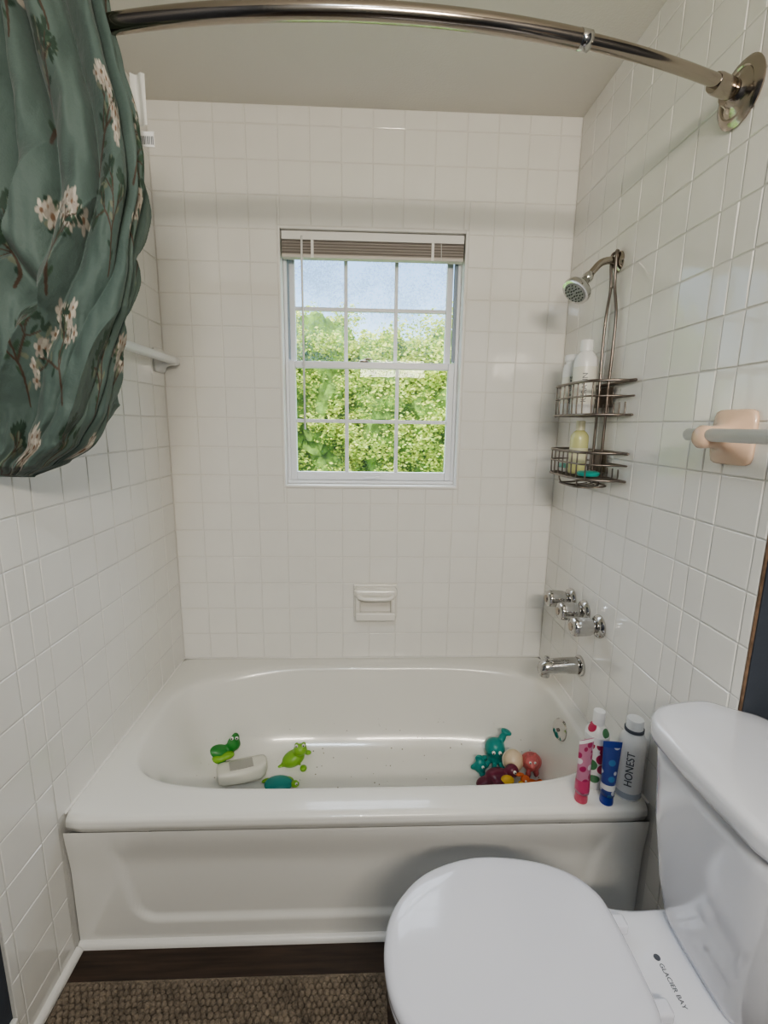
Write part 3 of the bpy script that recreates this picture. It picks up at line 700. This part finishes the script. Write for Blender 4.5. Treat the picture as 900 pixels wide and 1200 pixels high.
for t,wd,zt_,zb_ in ((0,.020,.036,.012),(.03,.034,.046,.002),(.12,.040,.048,-.004),(.5,.042,.046,-.008),(.85,.038,.048,-.010),(.96,.028,.052,.0),(1,.014,.050,.016)):
    c=L0+dv*t; rr=[]
    for k in range(32):
        a=2*math.pi*k/32; q=5; cc,ss=math.cos(a),math.sin(a); s_=1/((abs(cc)**q+abs(ss)**q)**(1/q))
        rr.append(c+sd_*(wd*s_*cc)+Vector((0,0,(zt_+zb_)/2+(zt_-zb_)/2*s_*ss)))
    hull.append(rr)
loft('hull',hull,M['offw'],o)
M['shad']=mat('boat_deck_shade',(.42,.41,.38),.4,bump=.02)  # darker grey panel on the hull top, shade put into its colour
rr=[]
for q_ in ((.25,.0),(.25,1),(.72,1),(.72,0)): rr.append(L0+dv*q_[0]+sd_*(-.024+.048*q_[1]))
mk('deck_shade',[v_+Vector((0,0,.0485)) for v_ in rr]+[v_+Vector((0,0,.040)) for v_ in rr],[(0,1,2,3),(0,1,5,4),(1,2,6,5),(2,3,7,6),(3,0,4,7)],M['shad'],o,False)
o=empty('toy_frog',(-.28,-.21,.08)); o.scale=(1.2,1.2,1.2)
blob('body',[((-.285,-.20,.100),(.038,.028,.024),(0,-.25,.4)),((-.262,-.205,.135),(.022,.020,.018)),((-.272,-.208,.153),(.008,.008,.009)),((-.250,-.205,.153),(.008,.008,.009)),((-.322,-.215,.082),(.018,.010,.009),(0,0,.5)),((-.25,-.225,.083),(.012,.014,.008)),((-.30,-.175,.085),(.014,.012,.010)),((-.238,-.200,.120),(.012,.008,.008))],M['lime'],o,.0035)
face(o,[((-.272,-.216,.156),(0,-1,.2)),((-.250,-.213,.156),(0,-1,.2))],.005)
o.location=(-.268,-.245,.080)
o=empty('toy_turtle',(-.33,-.33,.066)); o.scale=(1.15,1.15,1.15)
blob('shell',[((-.33,-.335,.082),(.045,.032,.018))],M['tealv'],o)
blob('limbs',[((-.33,-.335,.076),(.040,.030,.008)),((-.278,-.338,.084),(.014,.012,.011)),((-.30,-.368,.074),(.016,.008,.006),(0,0,.5)),((-.36,-.368,.074),(.016,.008,.006),(0,0,-.5)),((-.30,-.305,.074),(.016,.008,.006),(0,0,-.5)),((-.375,-.31,.074),(.016,.008,.006),(0,0,.5))],M['lime'],o,.0035)
face(o,[((-.272,-.346,.091),(.4,-1,.2)),((-.268,-.332,.091),(1,.2,.2))],.004)
o.location=(-.310,-.345,.074)
o=empty('toy_octopus',(.50,-.235,.10)); o.scale=(1.15,1.15,1.15)
P=[((.50,-.235,.150),(.034,.032,.034)),((.50,-.235,.120),(.026,.026,.024))]
for k in range(7):
    a=2*math.pi*k/7; P.append(((.50+.036*math.cos(a),-.235+.036*math.sin(a),.098),(.018,.010,.010),(0,.5,a))); P.append(((.50+.050*math.cos(a),-.235+.050*math.sin(a),.090),(.010,.009,.009)))
P+= [((.525,-.225,.178),(.012,.012,.022),(0,.4,0)),((.54,-.22,.198),(.020,.016,.008),(0,.4,0))]
blob('body',P,M['tealv'],o,.0035); face(o,[((.487,-.266,.155),(-.2,-1,0)),((.508,-.268,.155),(.1,-1,0))],.006)
o.location=(.505,-.265,.105)
o=empty('toy_fish',(.455,-.25,.12)); o.scale=(1.1,1.1,1.1)
blob('body',[((.452,-.262,.122),(.022,.016,.026)),((.447,-.26,.150),(.014,.006,.014)),((.43,-.262,.118),(.012,.005,.012)),((.46,-.266,.095),(.012,.012,.014))],M['tealv'],o,.0035); face(o,[((.458,-.277,.128),(0,-1,0))],.005)
o.location=(.445,-.285,.110)
o=empty('toy_ball',(.555,-.30,.115)); o.scale=(1.15,1.15,1.15); blob('ball',[((.553,-.305,.135),(.034,.034,.034))],M['cream'],o); tubes('seam',[([(.553+.0345*math.cos(a),-.305+.0345*math.sin(a)*.5,.135+.0345*math.sin(a)*.866) for a in [2*math.pi*i/40 for i in range(40)]],.0012,True)],M['offw'],o,6)
o.location=(.562,-.312,.126)
o=empty('toy_pig',(.61,-.30,.11)); o.scale=(1.15,1.15,1.15)
blob('body',[((.610,-.30,.132),(.034,.030,.028)),((.600,-.325,.150),(.022,.019,.019)),((.588,-.322,.172),(.007,.005,.010)),((.612,-.322,.172),(.007,.005,.010)),((.598,-.344,.146),(.009,.008,.007)),((.594,-.325,.104),(.009,.009,.014)),((.622,-.32,.104),(.009,.009,.014))],M['pink'],o,.0035)
face(o,[((.592,-.340,.158),(-.2,-1,.1)),((.607,-.341,.158),(.2,-1,.1))],.004)
o.location=(.626,-.325,.125)
o=empty('toy_penguin',(.49,-.345,.09)); o.scale=(1.25,1.25,1.25)
blob('body',[((.50,-.345,.108),(.045,.028,.026),(0,.25,.1)),((.455,-.35,.098),(.026,.018,.014),(0,-.2,.2)),((.535,-.345,.130),(.020,.019,.020)),((.50,-.372,.108),(.026,.008,.012),(0,.4,0))],M['mar'],o,.0035)
blob('belly',[((.515,-.366,.115),(.022,.012,.017))],M['yel'],o); blob('beak',[((.553,-.36,.130),(.013,.006,.005))],M['org'],o); face(o,[((.538,-.363,.139),(0,-1,.2))],.005)
o.location=(.482,-.372,.100)
o=empty('rubber_duck',(.60,-.36,.085)); o.scale=(1.2,1.2,1.2)
blob('body',[((.596,-.365,.098),(.030,.022,.018)),((.578,-.368,.122),(.015,.014,.014)),((.625,-.362,.108),(.010,.010,.008),(0,-.6,0))],M['org'],o,.003); blob('bill',[((.563,-.376,.120),(.009,.007,.003))],M['yel'],o); face(o,[((.575,-.380,.127),(-.3,-1,.2))],.003)
o.location=(.606,-.392,.092)

# ------------------------------------------------------------ outside
def leafm(name,c1,c2):
    m=D.materials.new(name); m.use_nodes=True; nt=m.node_tree; N=nt.nodes; L=nt.links; b=N['Principled BSDF']
    g=N.new('ShaderNodeNewGeometry'); r=N.new('ShaderNodeValToRGB'); r.color_ramp.elements[0].color=(*c1,1); r.color_ramp.elements[1].color=(*c2,1)
    L.new(g.outputs['Random Per Island'],r.inputs['Fac']); L.new(r.outputs['Color'],b.inputs['Base Color']); b.inputs['Roughness'].default_value=.5
    tl=N.new('ShaderNodeBsdfTranslucent'); L.new(r.outputs['Color'],tl.inputs['Color']); mx=N.new('ShaderNodeMixShader'); mx.inputs[0].default_value=.45
    L.new(b.outputs[0],mx.inputs[1]); L.new(tl.outputs[0],mx.inputs[2]); L.new(mx.outputs[0],N['Material Output'].inputs['Surface']); return m
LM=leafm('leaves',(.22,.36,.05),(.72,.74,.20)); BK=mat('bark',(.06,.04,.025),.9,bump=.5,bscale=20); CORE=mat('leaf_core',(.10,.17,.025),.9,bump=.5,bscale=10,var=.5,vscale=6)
rs=np.random.RandomState(3)
def tree(name,x,y,h,r,n):
    o=empty(name,(x,y,-1)); zc=(h-.6)/2-.1; hz=(h+.6)/2-.1
    zc=h-hz
    # many small leafy clumps over and inside an ellipsoid crown
    K=170; d=rs.normal(size=(K,3)); d/=np.linalg.norm(d,axis=1)[:,None]; q=rs.uniform(.45,1.0,K)**.6
    cc=np.stack([x+d[:,0]*q*r*.92,y+d[:,1]*q*r*.8,zc+d[:,2]*q*hz*.95],1); cr=rs.uniform(.16,.34,K)
    idx=rs.randint(0,K,n); e_=rs.normal(size=(n,3)); e_/=np.linalg.norm(e_,axis=1)[:,None]
    pos=cc[idx]+e_*(cr[idx]*rs.uniform(.45,1.12,n))[:,None]
    nr=e_+rs.normal(scale=.6,size=(n,3)); nr/=np.linalg.norm(nr,axis=1)[:,None]
    up_=np.array([0,0,1.0])+rs.normal(scale=.3,size=(n,3)); u=np.cross(up_,nr); u/=np.linalg.norm(u,axis=1)[:,None]; v=np.cross(nr,u)
    s=rs.uniform(.022,.046,n)[:,None]
    V_=np.stack([pos-u*s,pos+v*s*.55,pos+u*s,pos-v*s*.55],1).reshape(-1,3)
    me=D.meshes.new('foliage'); me.from_pydata(V_.tolist(),[],np.arange(4*n).reshape(-1,4).tolist()); me.update(); me.materials.append(LM)
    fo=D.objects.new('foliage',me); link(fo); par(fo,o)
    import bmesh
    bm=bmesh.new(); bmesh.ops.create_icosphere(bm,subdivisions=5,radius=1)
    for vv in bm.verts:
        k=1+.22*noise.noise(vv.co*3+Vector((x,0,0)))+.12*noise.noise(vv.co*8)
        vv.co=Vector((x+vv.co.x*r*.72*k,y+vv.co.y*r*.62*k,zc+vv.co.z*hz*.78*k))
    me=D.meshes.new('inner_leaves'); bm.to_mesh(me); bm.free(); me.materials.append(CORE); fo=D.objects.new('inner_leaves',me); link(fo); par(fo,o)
    tubes('trunk',[(cat([(x,y,-1),(x+.05,y,.2),(x-.03,y,zc)]),.12)],BK,o)
for i,(x,y,h,r,n) in enumerate(((-2.35,7.3,4.2,1.6,30000),(-.85,7.7,3.75,1.35,34000),(.45,7.5,3.35,1.25,34000),(1.75,7.1,3.5,1.35,34000),(3.3,7.4,3.9,1.5,14000),(-4.0,7.6,4.4,1.5,9000),(-.2,9.6,3.3,2.0,16000),(2.4,9.6,3.6,2.0,12000))):
    tree('tree',x,y,h,r,n)
box('ground',-14,14,.5,26,-1.1,-1.0,mat('lawn',(.12,.20,.04),.9,bump=.6,bscale=30,var=.3,vscale=2))

# ------------------------------------------------------------ lights
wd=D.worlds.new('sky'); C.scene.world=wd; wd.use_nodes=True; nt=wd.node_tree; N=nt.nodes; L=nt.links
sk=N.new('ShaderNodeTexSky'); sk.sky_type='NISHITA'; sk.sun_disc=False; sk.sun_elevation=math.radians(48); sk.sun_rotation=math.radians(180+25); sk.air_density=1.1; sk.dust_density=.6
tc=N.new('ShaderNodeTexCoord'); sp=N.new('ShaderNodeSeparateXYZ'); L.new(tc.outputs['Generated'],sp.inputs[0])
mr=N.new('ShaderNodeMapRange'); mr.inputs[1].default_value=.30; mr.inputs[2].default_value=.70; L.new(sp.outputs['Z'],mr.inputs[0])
mx=N.new('ShaderNodeMix'); mx.data_type='RGBA'; L.new(mr.outputs[0],mx.inputs[0]); L.new(sk.outputs[0],mx.inputs[6]); mx.inputs[7].default_value=(14.0,15.4,17.5,1)  # added glow in the unseen upper sky, to light the room through the window
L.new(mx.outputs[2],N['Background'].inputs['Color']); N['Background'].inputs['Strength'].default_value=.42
sl=D.lights.new('sun','SUN'); sl.energy=8; sl.angle=.01; sl.color=(1,.95,.85); so_=D.objects.new('sun',sl); link(so_); so_.rotation_euler=(math.radians(42),0,math.radians(-25))
po=D.lights.new('window_portal','AREA'); po.shape='RECTANGLE'; po.size=.70; po.size_y=.96; po.cycles.is_portal=True
p_=D.objects.new('window_portal',po); link(p_); p_.location=(.022,.15,1.605); p_.rotation_euler=(math.radians(-90),0,0)
vl=empty('vanity_light',(.25,FRONT+.1,1.95)); VX=.25
box('backplate',VX-.30,VX+.30,FRONT+.001,FRONT+.03,1.90,2.0,M['chrome'],vl,.008)
M['shade']=mat('frosted_shade',(.9,.88,.82),.4,emit=(1,.9,.75),estr=4,bump=.01)
for k in (-1,0,1):
    lathe('shade_%d'%k,[(.001,0),(.03,0),(.045,.03),(.055,.09),(.054,.12),(.001,.12)],(VX+k*.2,FRONT+.08,1.97),(0,0,-1),M['shade'],vl)
    tubes('arm_%d'%k,[(cat([(VX+k*.2,FRONT+.02,1.96),(VX+k*.2,FRONT+.06,1.985),(VX+k*.2,FRONT+.08,1.975)]),.008)],M['chrome'],vl)
al=D.lights.new('vanity_lamp','AREA'); al.shape='RECTANGLE'; al.size=.62; al.size_y=.16; al.energy=25; al.color=(1,.90,.76)
ao=D.objects.new('vanity_lamp',al); link(ao); ao.location=(VX,FRONT+.16,1.91); ao.rotation_euler=(math.radians(90),0,0); par(ao,vl)
cl_=empty('ceiling_fill',(-.1,-2.3,H)); M['dome']=mat('dome_glass',(.9,.9,.9),.3,emit=(.85,.92,1),estr=3,bump=.01)  # unseen fixture, added as cool fill for light from the door side
lathe('base',[(.001,0),(.15,0),(.15,.02),(.001,.02)],(-.1,-2.3,H-.0005),(0,0,-1),M['chrome'],cl_)
lathe('dome',[(.14,.02),(.135,.05),(.10,.08),(.05,.095),(.001,.098)],(-.1,-2.3,H),(0,0,-1),M['dome'],cl_)
a2=D.lights.new('ceiling_fill_lamp','AREA'); a2.shape='DISK'; a2.size=.28; a2.energy=9; a2.color=(.72,.86,1)
b2=D.objects.new('ceiling_fill_lamp',a2); link(b2); b2.location=(-.1,-2.3,H-.11); par(b2,cl_)
try: C.scene.view_settings.look='AgX - Medium High Contrast'
except Exception: pass

# ------------------------------------------------------------ camera
th=math.radians(2.3); ph=math.radians(10.7); a=.014
f_=Vector((math.sin(th)*math.cos(ph),math.cos(th)*math.cos(ph),-math.sin(ph))); r0=Vector((math.cos(th),-math.sin(th),0)); u0=r0.cross(f_)
up=u0*math.cos(a)-r0*math.sin(a); rt=r0*math.cos(a)+u0*math.sin(a)
cam=D.cameras.new('camera'); co_=D.objects.new('camera',cam); link(co_)
mw=Matrix((rt,up,-f_)).transposed().to_4x4(); mw.translation=Vector((0,-1.846,1.385)); co_.matrix_world=mw
cam.sensor_fit='VERTICAL'; cam.sensor_height=36; cam.lens=36*546/1200; cam.clip_start=.02; cam.clip_end=200
C.scene.camera=co_
